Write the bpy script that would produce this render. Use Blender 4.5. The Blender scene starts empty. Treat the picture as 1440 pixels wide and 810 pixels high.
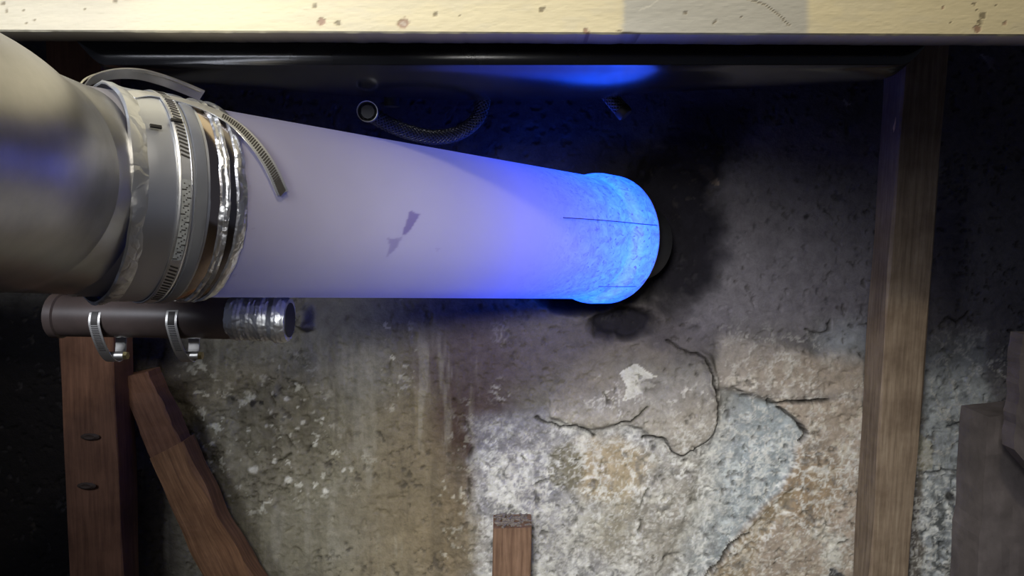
import bpy, bmesh, math, random
import numpy as np
from mathutils import Vector, Matrix
random.seed(7)
# ------------------------------------------------------------------ camera
F=1060.0; CX,CY=720.0,405.0; H=1.0; TH=math.radians(5.3)
RT=np.array([1,0,0.]); FW=np.array([0,math.cos(TH),-math.sin(TH)]); DN=np.array([0,-math.sin(TH),-math.cos(TH)])
CAM=np.array([0,0,H])
sc=bpy.context.scene
cd=bpy.data.cameras.new('camera'); cam=bpy.data.objects.new('camera',cd); sc.collection.objects.link(cam)
cam.location=(0,0,H); cam.rotation_euler=(math.pi/2-TH,0,0); cd.sensor_width=36; cd.lens=F/1440*36; cd.clip_start=.01
sc.camera=cam
def c2w(v): return CAM+RT*v[0]+DN*v[1]+FW*v[2]
def P(px,py,Y):
    d=RT*(px-CX)/F+DN*(py-CY)/F+FW
    return CAM+d*(Y/d[1])
def V(a): return Vector((float(a[0]),float(a[1]),float(a[2])))
# ------------------------------------------------------------------ world, exposure
w=bpy.data.worlds.new('world'); sc.world=w; w.use_nodes=True
w.node_tree.nodes['Background'].inputs[0].default_value=(.68,.74,1.0,1); w.node_tree.nodes['Background'].inputs[1].default_value=.07
sc.view_settings.view_transform='Standard'; sc.view_settings.look='None'; sc.view_settings.gamma=1; sc.view_settings.use_curve_mapping=False
sc.view_settings.exposure=0.0
# ------------------------------------------------------------------ lamps and added fill
def aim(o,t):
    d=V(t)-o.location; o.rotation_euler=d.to_track_quat('-Z','Y').to_euler()
def area(name,loc,tgt,sx,sy,e,col,spread=180):
    l=bpy.data.lights.new(name,'AREA'); l.shape='RECTANGLE'; l.size=sx; l.size_y=sy; l.energy=e; l.color=col; l.spread=math.radians(spread)
    o=bpy.data.objects.new(name,l); sc.collection.objects.link(o); o.location=loc; aim(o,tgt); return o
KEY=(-.02,-.02,1.86)
area('work_lamp_light',KEY,(.05,1.3,.7),.10,.05,8.0,(1.0,.90,.70))
def spot(name,loc,tgt,e,col,ang,blend,rad):
    l=bpy.data.lights.new(name,'SPOT'); l.energy=e; l.color=col; l.spot_size=math.radians(ang); l.spot_blend=blend; l.shadow_soft_size=rad
    o=bpy.data.objects.new(name,l); sc.collection.objects.link(o); o.location=loc; aim(o,tgt); return o
spot('hand_lamp_light',(-.085,-.10,1.175),(.18,1.38,.34),118,(1.0,.99,.95),57,1.0,.09)
area('left_fill_light',(-.75,-.25,1.50),(-.40,.72,1.10),.4,.4,2.3,(.86,.90,1.0),62)  # unseen fill, added and narrowed to brighten beam, elbow and near pipe
# lamp inside the white pipe (s = distance along the pipe axis)
AP=np.array([-0.55906934,-0.09424461,0.57710877]); AD=np.array([0.71716711,0.01248962,0.69678931])
A0=c2w(AP); AX=RT*AD[0]+DN*AD[1]+FW*AD[2]; AX/=np.linalg.norm(AX)
AU=np.cross(AX,[0,0,1]); AU/=np.linalg.norm(AU); AV=np.cross(AU,AX)   # AU: towards camera-right, AV: up
if AU@(A0-CAM)>0: AU=-AU; 
def cyl(s,t,r): return A0+AX*s+r*(AU*math.cos(t)+AV*math.sin(t))       # t=0 faces the room, t=90 deg up
for i,(s,e,rad) in enumerate([(.955,5.5,.02),(.84,.75,.02),(.70,.22,.02),(.52,.05,.02)]):
    l=bpy.data.lights.new('ultraviolet_tube_light','POINT'); l.energy=e; l.color=(.002,.070,1.0) if i==0 else (.006,.03,1.0); l.shadow_soft_size=rad
    o=bpy.data.objects.new('ultraviolet_tube_light',l); sc.collection.objects.link(o); o.location=V(A0+AX*s)
# ------------------------------------------------------------------ helpers
def mesh(name,verts,faces,mat=None,parent=None,smooth=True):
    me=bpy.data.meshes.new(name); me.from_pydata([tuple(map(float,v)) for v in verts],[],faces); me.update()
    o=bpy.data.objects.new(name,me); sc.collection.objects.link(o)
    if mat: me.materials.append(mat)
    if smooth:
        me.polygons.foreach_set('use_smooth',[True]*len(me.polygons)); me.set_sharp_from_angle(angle=math.radians(42))
    if parent:
        o.parent=parent; o.matrix_parent_inverse=parent.matrix_world.inverted()
    return o
def empty(name,loc=(0,0,0)):
    o=bpy.data.objects.new(name,None); sc.collection.objects.link(o); o.location=V(loc); o.empty_display_size=.05
    o.matrix_world=Matrix.Translation(V(loc)); return o
def tag(o,label=None,cat=None,group=None,kind=None):
    for k,v in (('label',label),('category',cat),('group',group),('kind',kind)):
        if v: o[k]=v
    return o
def lin(r,g,b):
    f=lambda c:(c/255/12.92) if c<=10 else ((c/255+.055)/1.055)**2.4
    return (f(r),f(g),f(b))
def rotmin(pts):
    """parallel transport frames"""
    pts=[np.array(p,float) for p in pts]; n=len(pts); T=[]
    for i in range(n):
        a=pts[min(i+1,n-1)]-pts[max(i-1,0)]; T.append(a/np.linalg.norm(a))
    u=np.cross(T[0],[0.13,.2,1]); u/=np.linalg.norm(u); fr=[]
    for t in T:
        u=u-t*(u@t); u/=np.linalg.norm(u); fr.append((u,np.cross(t,u)))
    return pts,fr
def tube_geo(pts,r,n=12,caps=True,closed=False):
    pts,fr=rotmin(pts); m=len(pts); R=r if hasattr(r,'__len__') else [r]*m
    v=[];f=[]
    for i in range(m):
        for k in range(n):
            a=2*math.pi*k/n; v.append(pts[i]+R[i]*(fr[i][0]*math.cos(a)+fr[i][1]*math.sin(a)))
    for i in range(m-1):
        for k in range(n): f.append((i*n+k,i*n+(k+1)%n,(i+1)*n+(k+1)%n,(i+1)*n+k))
    if caps: f.append(tuple(range(n-1,-1,-1))); f.append(tuple((m-1)*n+k for k in range(n)))
    return v,f
def spline(pts,n=12):
    """Catmull-Rom"""
    p=[np.array(q,float) for q in pts]; p=[2*p[0]-p[1]]+p+[2*p[-1]-p[-2]]; out=[]
    for i in range(1,len(p)-2):
        for k in range(n):
            t=k/n; a,b,c,d=p[i-1:i+3]
            out.append(.5*((2*b)+(c-a)*t+(2*a-5*b+4*c-d)*t*t+(3*b-a-3*c+d)*t**3))
    out.append(p[-2]); return out
def join(parts):
    v=[];f=[]
    for a,b in parts:
        o=len(v); v+=list(a); f+=[tuple(i+o for i in q) for q in b]
    return v,f
def box_geo(c,ax,ay,az,sx,sy,sz):
    c=np.array(c,float);v=[]
    for i in (-1,1):
        for j in (-1,1):
            for k in (-1,1): v.append(c+np.array(ax)*i*sx/2+np.array(ay)*j*sy/2+np.array(az)*k*sz/2)
    return v,[(0,1,3,2),(4,6,7,5),(0,4,5,1),(2,3,7,6),(0,2,6,4),(1,5,7,3)]
# ------------------------------------------------------------------ numpy noise
def hsh(ix,iy,seed):
    n=(ix.astype(np.int64)*374761393+iy.astype(np.int64)*668265263+seed*1442695041)&0x7fffffff
    n=((n^(n>>13))*1274126177)&0x7fffffff
    return ((n^(n>>16))&0xffff)/65535.0
def vn(x,y,seed):
    ix=np.floor(x);iy=np.floor(y);fx=x-ix;fy=y-iy;fx=fx*fx*(3-2*fx);fy=fy*fy*(3-2*fy)
    a=hsh(ix,iy,seed);b=hsh(ix+1,iy,seed);c=hsh(ix,iy+1,seed);d=hsh(ix+1,iy+1,seed)
    return (a*(1-fx)+b*fx)*(1-fy)+(c*(1-fx)+d*fx)*fy
def fbm(x,y,sc_,oc,seed,g=.5):
    x=x/sc_;y=y/sc_;s=0;a=1;t=0
    for i in range(oc):
        s=s+a*vn(x+i*17.3,y-i*9.1,seed+i*31);t+=a;a*=g;x=x*2.03;y=y*2.03
    return s/t
def ss(a,b,x):
    t=np.clip((x-a)/(b-a),0,1); return t*t*(3-2*t)
def inpoly(x,y,poly):
    r=np.zeros(x.shape,bool); n=len(poly); j=n-1
    for i in range(n):
        xi,yi=poly[i];xj,yj=poly[j]
        if yi!=yj:
            c=((yi>y)!=(yj>y))&(x<(xj-xi)*(y-yi)/(yj-yi)+xi); r^=c
        j=i
    return r
def pdist(x,y,line):
    d=np.full(x.shape,1e9)
    for (ax,ay),(bx,by) in zip(line[:-1],line[1:]):
        dx,dy=bx-ax,by-ay; t=np.clip(((x-ax)*dx+(y-ay)*dy)/(dx*dx+dy*dy),0,1)
        d=np.minimum(d,np.hypot(x-ax-t*dx,y-ay-t*dy))
    return d
def blur(a,k):
    a=a.astype(float)
    for _ in range(k):
        b=a.copy(); b[1:-1,1:-1]=(a[1:-1,1:-1]*2+a[:-2,1:-1]+a[2:,1:-1]+a[1:-1,:-2]+a[1:-1,2:])/6; a=b
    return a
# ------------------------------------------------------------------ materials
def newmat(name):
    m=bpy.data.materials.new(name); m.use_nodes=True; nt=m.node_tree; b=nt.nodes['Principled BSDF']; return m,nt,b
def N(nt,t,**k):
    n=nt.nodes.new(t)
    for a,v in k.items(): setattr(n,a,v)
    return n
def noise(nt,scale,detail=4,rough=.6,vec=None,dist=0):
    n=N(nt,'ShaderNodeTexNoise'); n.inputs['Scale'].default_value=scale; n.inputs['Detail'].default_value=detail; n.inputs['Roughness'].default_value=rough; n.inputs['Distortion'].default_value=dist
    if vec is not None: nt.links.new(vec,n.inputs['Vector'])
    return n
def ramp(nt,src,stops):
    r=N(nt,'ShaderNodeValToRGB'); nt.links.new(src,r.inputs[0]); e=r.color_ramp.elements
    while len(e)<len(stops): e.new(.5)
    for q,(p,c) in zip(e,stops): q.position=p; q.color=(*c,1) if len(c)==3 else c
    return r
def bump(nt,src,strength,dist,b):
    n=N(nt,'ShaderNodeBump'); n.inputs['Strength'].default_value=strength; n.inputs['Distance'].default_value=dist
    nt.links.new(src,n.inputs['Height']); nt.links.new(n.outputs[0],b.inputs['Normal']); return n
def geopos(nt): return N(nt,'ShaderNodeTexCoord').outputs['Object']
def simple(name,col,rough=.5,metal=0,nscale=40,var=.25,bmp=.1,bdist=.002,spec=.5):
    m,nt,b=newmat(name); p=geopos(nt); n=noise(nt,nscale,5,.6,p)
    r=ramp(nt,n.outputs[0],[(.25,tuple(c*(1-var) for c in col)),(.75,tuple(min(1,c*(1+var)) for c in col))])
    nt.links.new(r.outputs[0],b.inputs['Base Color']); b.inputs['Roughness'].default_value=rough; b.inputs['Metallic'].default_value=metal
    b.inputs['Specular IOR Level'].default_value=spec
    if bmp: bump(nt,n.outputs[0],bmp,bdist,b)
    return m
def wood(name,c1,c2,c3,rough=.7):
    m,nt,b=newmat(name); a=N(nt,'ShaderNodeAttribute',attribute_name='gc')
    mp=N(nt,'ShaderNodeMapping'); mp.inputs['Scale'].default_value=(1,1,.06); nt.links.new(a.outputs['Vector'],mp.inputs[0])
    g=noise(nt,160,6,.65,mp.outputs[0],.3); big=noise(nt,14,4,.6,a.outputs['Vector'])
    r1=ramp(nt,g.outputs[0],[(.3,c1),(.5,c2),(.72,c3)])
    r2=ramp(nt,big.outputs[0],[(.3,(.5,.46,.44)),(.6,(1,1,1))])
    mx=N(nt,'ShaderNodeMixRGB',blend_type='MULTIPLY'); mx.inputs[0].default_value=.8
    nt.links.new(r1.outputs[0],mx.inputs[1]); nt.links.new(r2.outputs[0],mx.inputs[2])
    nt.links.new(mx.outputs[0],b.inputs['Base Color']); b.inputs['Roughness'].default_value=rough; b.inputs['Specular IOR Level'].default_value=.25
    bump(nt,g.outputs[0],.35,.0012,b); return m
M={}
M['wood_left']=wood('reddish_wood',(.085,.04,.025),(.125,.062,.038),(.17,.085,.052))
M['wood_brace']=wood('rough_split_wood',(.09,.045,.024),(.16,.082,.042),(.25,.14,.075))
M['wood_right']=wood('weathered_wood',(.12,.09,.062),(.18,.135,.095),(.25,.20,.145))
M['wood_stub']=wood('brown_wood',(.09,.05,.032),(.15,.09,.058),(.20,.125,.085))
M['wood_dark']=wood('dark_wood',(.03,.02,.015),(.05,.035,.028),(.07,.05,.04))
M['steel']=simple('dull_steel',(.70,.68,.64),.45,1,25,.12,.03,.002)
M['galv']=simple('galvanised_steel',(.42,.42,.43),.36,.9,14,.25,.03,.002)
M['clampsteel']=simple('stainless_band',(.85,.86,.88),.42,1,60,.12,.05,.0006)
M['slot']=simple('slot_dark',(.05,.045,.04),.5,.3,60,.1,0)
M['edge']=simple('bright_cut_edge',(.8,.78,.7),.3,1,90,.2,.2,.0006)
M['paper']=simple('printed_band_label',(.34,.36,.38),.6,0,200,.3,0)
M['black_gloss']=simple('black_glossy_enamel',(.012,.012,.014),.16,0,18,.3,.03,.003,.5)
M['rubber']=simple('black_rubber',(.02,.02,.022),.5,0,80,.2,0)
M['braid']=simple('braided_steel',(.12,.12,.125),.35,.9,200,.2,0)
M['brownpipe']=simple('brown_plastic_pipe',(.075,.055,.048),.42,0,30,.25,.05,.001)
M['darkiron']=simple('dark_iron',(.03,.028,.027),.5,.5,50,.3,.2,.001)
def foil(name,col,rough,sc1,st):
    m,nt,b=newmat(name); p=geopos(nt)
    v=N(nt,'ShaderNodeTexVoronoi',feature='DISTANCE_TO_EDGE'); v.inputs['Scale'].default_value=sc1
    n=noise(nt,sc1*.7,3,.5,p); mxv=N(nt,'ShaderNodeMixRGB'); mxv.inputs[0].default_value=.03
    nt.links.new(p,mxv.inputs[1]); nt.links.new(n.outputs['Color'],mxv.inputs[2]); nt.links.new(mxv.outputs[0],v.inputs['Vector'])
    ad=N(nt,'ShaderNodeMath',operation='ADD'); nt.links.new(v.outputs[0],ad.inputs[0]); nt.links.new(n.outputs[0],ad.inputs[1])
    b.inputs['Base Color'].default_value=(*col,1); b.inputs['Metallic'].default_value=1; b.inputs['Roughness'].default_value=rough
    bump(nt,ad.outputs[0],st,.004,b); return m
M['foil']=foil('crinkled_foil_tape',(.88,.89,.92),.36,60,.5)
M['foil_dull']=foil('dull_foil_tape',(.74,.76,.80),.45,45,.5)
M['sleeve']=foil('smooth_metal_sleeve',(.72,.75,.82),.42,18,.12)
def plastic():
    m,nt,b=newmat('white_translucent_plastic'); out=nt.nodes['Material Output']; p=geopos(nt)
    b.inputs['Roughness'].default_value=.42; b.inputs['Specular IOR Level'].default_value=.35
    g=N(nt,'ShaderNodeAttribute',attribute_name='gc')           # x: metres along, y: metres round, z: mark masks
    n1=noise(nt,6,4,.6,p); r=ramp(nt,n1.outputs[0],[(.3,(.35,.325,.33)),(.7,(.41,.385,.39))])
    mk=N(nt,'ShaderNodeAttribute',attribute_name='marks')
    mx=N(nt,'ShaderNodeMixRGB'); nt.links.new(mk.outputs['Fac'],mx.inputs[0]); nt.links.new(r.outputs[0],mx.inputs[1]); mx.inputs[2].default_value=(.10,.05,.035,1)
    nt.links.new(mx.outputs[0],b.inputs['Base Color'])
    tr=N(nt,'ShaderNodeBsdfTranslucent')
    # glue streaks and scratches inside the pipe end modulate how much light comes through
    at=N(nt,'ShaderNodeMapping'); at.inputs['Scale'].default_value=(1,1,1); nt.links.new(g.outputs['Vector'],at.inputs[0])
    n2=noise(nt,55,6,.7,at.outputs[0],1.2); r2=ramp(nt,n2.outputs[0],[(.33,(.22,.22,.22)),(.48,(.62,.62,.62)),(.66,(1,1,1))])
    n3=noise(nt,150,2,.5,at.outputs[0],.6); r3=ramp(nt,n3.outputs[0],[(.30,(.08,.08,.08)),(.40,(1,1,1))])
    en=N(nt,'ShaderNodeAttribute',attribute_name='rough')
    m1=N(nt,'ShaderNodeMixRGB',blend_type='MULTIPLY'); m1.inputs[0].default_value=1; nt.links.new(r2.outputs[0],m1.inputs[1]); nt.links.new(r3.outputs[0],m1.inputs[2])
    m2=N(nt,'ShaderNodeMixRGB'); nt.links.new(en.outputs['Fac'],m2.inputs[0]); m2.inputs[1].default_value=(.8,.8,.8,1); nt.links.new(m1.outputs[0],m2.inputs[2])
    nt.links.new(m2.outputs[0],tr.inputs['Color'])
    ms=N(nt,'ShaderNodeMixShader'); ms.inputs[0].default_value=.45; nt.links.new(b.outputs[0],ms.inputs[1]); nt.links.new(tr.outputs[0],ms.inputs[2])
    nt.links.new(ms.outputs[0],out.inputs[0])
    ma=N(nt,'ShaderNodeMath',operation='MULTIPLY'); nt.links.new(n2.outputs[0],ma.inputs[0]); nt.links.new(en.outputs['Fac'],ma.inputs[1])
    bm=bump(nt,ma.outputs[0],.5,.002,b); return m
M['plastic']=plastic()
def beamm():
    m,nt,b=newmat('old_cream_paint'); p=geopos(nt)
    mp=N(nt,'ShaderNodeMapping'); mp.inputs['Scale'].default_value=(.12,1,1); nt.links.new(p,mp.inputs[0])
    n=noise(nt,45,6,.7,mp.outputs[0]); a=N(nt,'ShaderNodeAttribute',attribute_name='col')
    r=ramp(nt,n.outputs[0],[(.25,(.86,.86,.85)),(.6,(1,1,1))])
    mx=N(nt,'ShaderNodeMixRGB',blend_type='MULTIPLY'); mx.inputs[0].default_value=1; nt.links.new(a.outputs['Color'],mx.inputs[1]); nt.links.new(r.outputs[0],mx.inputs[2])
    nt.links.new(mx.outputs[0],b.inputs['Base Color']); b.inputs['Roughness'].default_value=.6; bump(nt,n.outputs[0],.4,.001,b); return m
M['beam']=beamm()
def wallm():
    m,nt,b=newmat('old_lime_plaster_on_stone'); p=geopos(nt); a=N(nt,'ShaderNodeAttribute',attribute_name='col')
    n=noise(nt,55,8,.72,p,.4); n2=noise(nt,240,4,.6,p)
    r=ramp(nt,n.outputs[0],[(.25,(.62,.62,.62)),(.5,(.98,.98,.98)),(.75,(1.3,1.3,1.3))])
    mx=N(nt,'ShaderNodeMixRGB',blend_type='MULTIPLY'); mx.inputs[0].default_value=1; nt.links.new(a.outputs['Color'],mx.inputs[1]); nt.links.new(r.outputs[0],mx.inputs[2])
    nt.links.new(mx.outputs[0],b.inputs['Base Color']); b.inputs['Roughness'].default_value=.85; b.inputs['Specular IOR Level'].default_value=.2
    ad=N(nt,'ShaderNodeMath',operation='ADD'); nt.links.new(n.outputs[0],ad.inputs[0]); nt.links.new(n2.outputs[0],ad.inputs[1])
    bump(nt,ad.outputs[0],.45,.004,b); return m
M['wall']=wallm()
M['plainstone']=simple('rough_side_stone',(.10,.095,.09),.85,0,9,.4,.5,.02,.2)
M['floor']=simple('earth_floor',(.12,.10,.08),.9,0,12,.4,.5,.02,.2)
def setattr_col(me,name,arr):
    a=me.attributes.new(name,'FLOAT_COLOR','POINT'); a.data.foreach_set('color',np.asarray(arr,np.float32).ravel())
# ------------------------------------------------------------------ wall_back (height field, real relief)
WY=1.38
def axis(lo,hi,step,olo,ohi,n):
    a=np.arange(lo,hi+1e-9,step)
    return np.concatenate([np.linspace(olo,lo,n,endpoint=False),a,np.linspace(hi+step,ohi,n)])
xs=axis(-1.0,1.0,.0027,-1.7,1.8,26); zs=axis(.28,1.36,.0027,0,1.9,14)
GX,GZ=np.meshgrid(xs,zs); d=np.stack([GX,np.full_like(GX,WY),GZ-H],-1)
dep=d@FW; px=CX+F*(d@RT)/dep; py=CY+F*(d@DN)/dep
wx=px+26*(fbm(px,py,60,4,11)-.5)+9*(fbm(px,py,14,3,12)-.5); wy=py+26*(fbm(px,py,60,4,21)-.5)+9*(fbm(px,py,14,3,22)-.5)
jx=px+10*(fbm(px,py,18,3,13)-.5); jy=py+10*(fbm(px,py,18,3,23)-.5)
col=np.zeros(GX.shape+(3,)); 
def C(r,g,b): return np.array(lin(r,g,b))
def blend(mask,c):
    global col; col=col*(1-mask[...,None])+np.array(c)*mask[...,None]
def blob(x0,y0,rx,ry,soft=.5,amp=.5,seed=1):
    q=np.hypot((wx-x0)/rx,(wy-y0)/ry)+amp*(fbm(px,py,40,5,seed)-.5); return 1-ss(1-soft,1+soft,q)
n1=fbm(px,py,130,6,101,.6); n2=fbm(px,py,30,5,102,.6); n3=fbm(px,py,7,3,103)
streak=fbm(px,py*.18,26,4,104)
blend(np.ones_like(px),C(92,88,84)); blend(ss(.45,.62,n1)*.6,C(112,108,98)); blend(ss(.52,.7,n2)*.4,C(78,73,74))
# lower left smooth render, olive tint of the left light in its colour
m=ss(170,330,wx)*(1-ss(600,680,wx))*ss(420,520,wy); blend(m,C(122,117,100)); blend(m*ss(.45,.6,streak)*.5,C(102,98,86)); blend(m*ss(.5,.65,n1)*.4,C(134,130,116))
blend(blob(600,700,90,150,.6)*.8,C(114,100,78)); blend(blob(660,560,60,110,.5)*.9,C(60,44,40)); blend(blob(560,690,50,120,.6)*.4,C(120,112,92))
blend(blob(500,490,70,70,.6)*.6,C(112,110,104))
blend(blob(700,500,120,60,.6)*.8,C(78,70,72)); blend(blob(900,460,110,45,.6)*.7,C(70,64,72))  # dark blobs paint in the white pipe's shadow on the wall
blend((1-ss(150,300,wx))*ss(420,520,wy)*.85,C(42,33,30)); blend(blob(360,620,120,70,.6)*.35,C(96,88,72))  # first blend paints the shade at the left into the wall colour
# whitish salt area in the middle and right
m=ss(650,695,wx+80*(fbm(px,py,45,4,160)-.5)-.12*(py-700))*(1-ss(1010,1060,wx))*ss(0,1,(wy-545-.45*np.clip(800-wx,0,150))/90+.9*(n2-.5)); blend(m,C(152,151,150))
m2=ss(655,680,wx)*(1-ss(760,800,wx))*ss(560,600,wy)*(1-ss(700,740,wy)); blend(m2*.7,C(122,121,128))
sa=ss(.50,.60,fbm(px,py,24,6,105,.65))
blend(m*sa*.8,C(196,196,192)); blend(m*ss(.55,.66,fbm(px,py,16,5,107,.65))*.7,C(104,104,104)); blend(m*ss(.56,.62,n3)*.35,C(110,110,112))
blend(m*blob(960,730,90,90,.6)*.5,C(138,130,110))
blend(blob(850,660,55,45,.3)*.9,C(150,136,110)); blend(blob(798,660,22,34,.2)*.85,C(100,96,80)); blend(blob(850,740,40,50,.6)*.5,C(140,132,108))
# plaster slab right of centre
SLAB=[(770,560),(820,500),(880,478),(940,490),(975,505),(1003,530),(1010,560),(1012,590),(1004,612),(985,628),(960,640),(942,634),(935,620),(912,612),(900,600),(870,592),(835,604),(800,594),(772,585)]
slab=inpoly(jx,jy,SLAB)
slab_=slab; slab=blur(slab,14); blend(slab*.75*ss(500,575,wy+.25*(wx-900)),C(128,125,122)); blend(slab*ss(.45,.6,n1)*.5,C(112,104,96)); blend(slab*ss(550,600,wy)*.55,C(142,134,118)); slab=slab_
blend(inpoly(jx,jy,[(868,528),(892,513),(925,530),(905,535),(925,542),(895,556),(875,562),(882,545)])*.9,C(176,174,166)); blend(blob(915,550,14,9,.3)*.7,C(96,92,88))
# blue grey exposed stone and tan stone
BLUE=[(1015,550),(1050,556),(1080,566),(1100,575),(1115,590),(1130,607),(1118,630),(1112,660),(1095,690),(1070,715),(1050,740),(1020,775),(990,812),(955,880),(900,880),(930,800),(960,740),(975,690),(990,640),(1008,610)]
blue=inpoly(jx,jy,BLUE); bf=blur(blue,5)*ss(955,1045,wx+.25*(wy-700)); blend(bf*.85,C(146,154,157)); blend(bf*ss(.48,.58,fbm(px,py,10,5,108,.7))*.5,C(120,128,132)); blend(bf*ss(.55,.65,fbm(px,py,14,5,109,.7))*.7,C(184,190,190))
TAN=[(1085,560),(1130,567),(1165,562),(1216,560),(1216,880),(960,880),(992,812),(1022,777),(1052,742),(1072,717),(1097,692),(1114,662),(1121,630),(1134,608),(1118,589),(1100,572)]
tan=inpoly(jx,jy,TAN)&~blue; blend(blur(tan,5)*.85,C(146,134,120)); blend(tan*ss(.45,.6,n1)*.6,C(160,148,136)); blend(tan*blob(1130,690,55,50,.7)*.8,C(134,116,92))
band=inpoly(jx,jy,[(1118,680),(1120,700),(1075,760),(1050,830),(985,830),(1010,795),(1060,735),(1100,692)]); blend(blur(band,5)*.7,C(130,116,92))
blend(tan*ss(.56,.66,fbm(px,py,13,5,110,.7))*.55,C(184,178,164)); blend(blob(1185,770,40,35,.5)*ss(.45,.6,n2)*.9,C(190,188,178))
blend(inpoly(jx,jy,[(1162,812),(1166,795),(1176,800),(1190,812)])*.9,C(40,42,48))
UP=[(1012,470),(1060,478),(1100,486),(1150,500),(1190,492),(1216,505),(1216,559),(1165,560),(1130,565),(1085,560),(1050,552),(1015,545),(1010,520)]
up=inpoly(jx,jy,UP); ub=blur(up,16)*ss(.3,.5,fbm(px,py,24,4,151)+.25*blur(up,12)); blend(ub*.75,C(142,134,126)); blend(ub*blob(1150,520,90,30,.6)*.7,C(142,130,116)); blend(ub*ss(.55,.63,n2)*.5,C(172,166,156))
blend(blob(1190,470,40,28,.6)*.6,C(150,156,160))  # same painted cool white of the light pool, left of the post
# upper part, cooler grey
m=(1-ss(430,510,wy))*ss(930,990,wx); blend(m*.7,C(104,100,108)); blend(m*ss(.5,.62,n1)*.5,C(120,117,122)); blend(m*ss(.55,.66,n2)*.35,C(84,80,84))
m=(1-ss(150,210,wy)); blend(m*.8,C(64,62,66))  # top band painted darker for the shade under the bench
blend(inpoly(jx,jy,[(982,230),(1000,236),(1010,256),(1008,262),(994,252)])*.85,C(190,170,150))
blend(inpoly(jx,jy,[(1378,75),(1396,82),(1398,100),(1388,96)])*.7,C(190,190,200)); blend(inpoly(jx,jy,[(1184,140),(1195,148),(1188,152)])*.6,C(150,146,150))
curl=1-np.abs(2*fbm(px,py,17,4,131,.6)-1); curl2=1-np.abs(2*fbm(px,py,9,3,132,.6)-1)
lowr=ss(560,650,wy)*ss(650,690,wx)
blend(lowr*ss(.86,.97,curl)*ss(.42,.6,n2)*.7,C(205,205,200)); blend(lowr*ss(.9,.98,curl2)*.45,C(196,196,192)); blend(lowr*(1-ss(.5,.68,curl))*ss(.4,.6,n2)*.6,C(92,92,92))
# right strip beside the post, its cool white paints in the light pool
m=ss(1290,1300,wx)*ss(440,560,wy); blend(m,C(150,156,160)); d1=ss(.50,.58,fbm(px,py,15,6,112,.7)); blend(m*ss(640,720,wy)*d1*.85,C(70,72,72)); blend(m*ss(640,700,wy)*ss(.53,.62,fbm(px,py,11,5,113,.7))*.8,C(200,203,202))
blend(m*ss(.52,.58,fbm(px,py*2,14,4,114))*.4,C(108,112,118)); blend(inpoly(jx,jy,[(1293,610),(1312,625),(1310,660),(1290,662)])*.5,C(150,145,120))
blend(m*ss(620,700,wy)*ss(.88,.97,curl)*.7,C(210,212,210)); blend(m*(1-ss(.5,.7,curl))*.6,C(70,73,74))
m=ss(1380,1400,wx); blend(m*.8,C(88,84,88)); blend(ss(1310,1330,wx)*(1-ss(440,470,wy))*.6,C(80,78,84))  # shade beyond the light pool painted as darker grey
blend((1-ss(95,190,wx))*ss(380,450,wy)*.97,C(14,12,14)); blend(blob(240,520,90,50,.5)*.6,C(36,30,28))  # shaded far left painted near black, with a painted shadow blob beside it
# darker wall round the pipe opening and above the pipe
pipe_dark=np.clip(blob(950,325,72,125,.3,.6,31)+1.2*blob(878,452,50,24,.3,.6,32)+.9*blob(850,250,120,60,.5)+.8*blob(1000,190,60,50,.5),0,1); blend(pipe_dark*.97,C(24,22,30))
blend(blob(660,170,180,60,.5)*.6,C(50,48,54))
# left rough patch with white flecks
rg=blob(350,610,110,80,.6,.8,41)+blob(400,660,90,50,.6,.8,42)+.8*blob(420,560,40,60,.5)+.7*blob(555,500,25,70,.5,.6)+.5*blob(640,720,30,130,.4); rg=np.clip(rg,0,1)
rn=np.abs(fbm(px,py,38,6,120,.62)-.5); ridge=1-ss(.0,.03,rn)
blend(rg*ridge*ss(.42,.55,n2)*.9,C(54,48,40)); fl=ss(.64,.70,fbm(px,py,12,5,121,.62)); blend(rg*fl*.85,C(196,194,180)); blend(rg*ss(.5,.6,n2)*.3,C(140,134,116))
for (fx,fy,r0) in [(407,677,7),(340,565,5),(382,645,5),(353,655,6),(408,562,5),(480,657,4),(425,600,4),(460,690,5)]: blend((1-ss(.5,1.1,np.hypot(wx-fx,wy-fy)/r0))*.9,C(205,202,190))
for (fx,fy,r0) in [(358,568,6),(390,557,4),(370,568,4),(396,590,4),(325,562,8),(1135,305,5),(1222,455,3),(1335,700,9),(1322,660,4)]: blend((1-ss(.5,1.1,np.hypot(jx-fx,jy-fy)/r0))*.9,C(40,38,38))
cv=ss(430,520,wy)*ss(170,260,wx)
rid=1-np.abs(2*fbm(px,py,26,6,141,.65)-1); blend(cv*ss(.90,.99,rid)*ss(.45,.62,fbm(px,py,70,3,142))*.6*ss(640,700,wx),C(186,184,178)); blend(cv*(1-ss(.30,.55,rid))*.35,C(70,66,62))
pit=ss(.66,.72,fbm(px,py,9,4,143,.6)); blend(pit*ss(.5,.6,fbm(px,py,80,3,144))*.6,C(58,54,52))
pit2=ss(.70,.76,fbm(px,py,14,5,145,.6)); blend(pit2*.5*(1-cv),C(50,48,52))
vs=fbm(px,py*.12,18,4,146,.6); blend(ss(.56,.7,vs)*cv*(1-ss(640,700,wx))*.35,C(150,146,132)); blend((1-ss(.3,.42,vs))*cv*(1-ss(640,700,wx))*.35,C(80,74,62))
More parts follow.
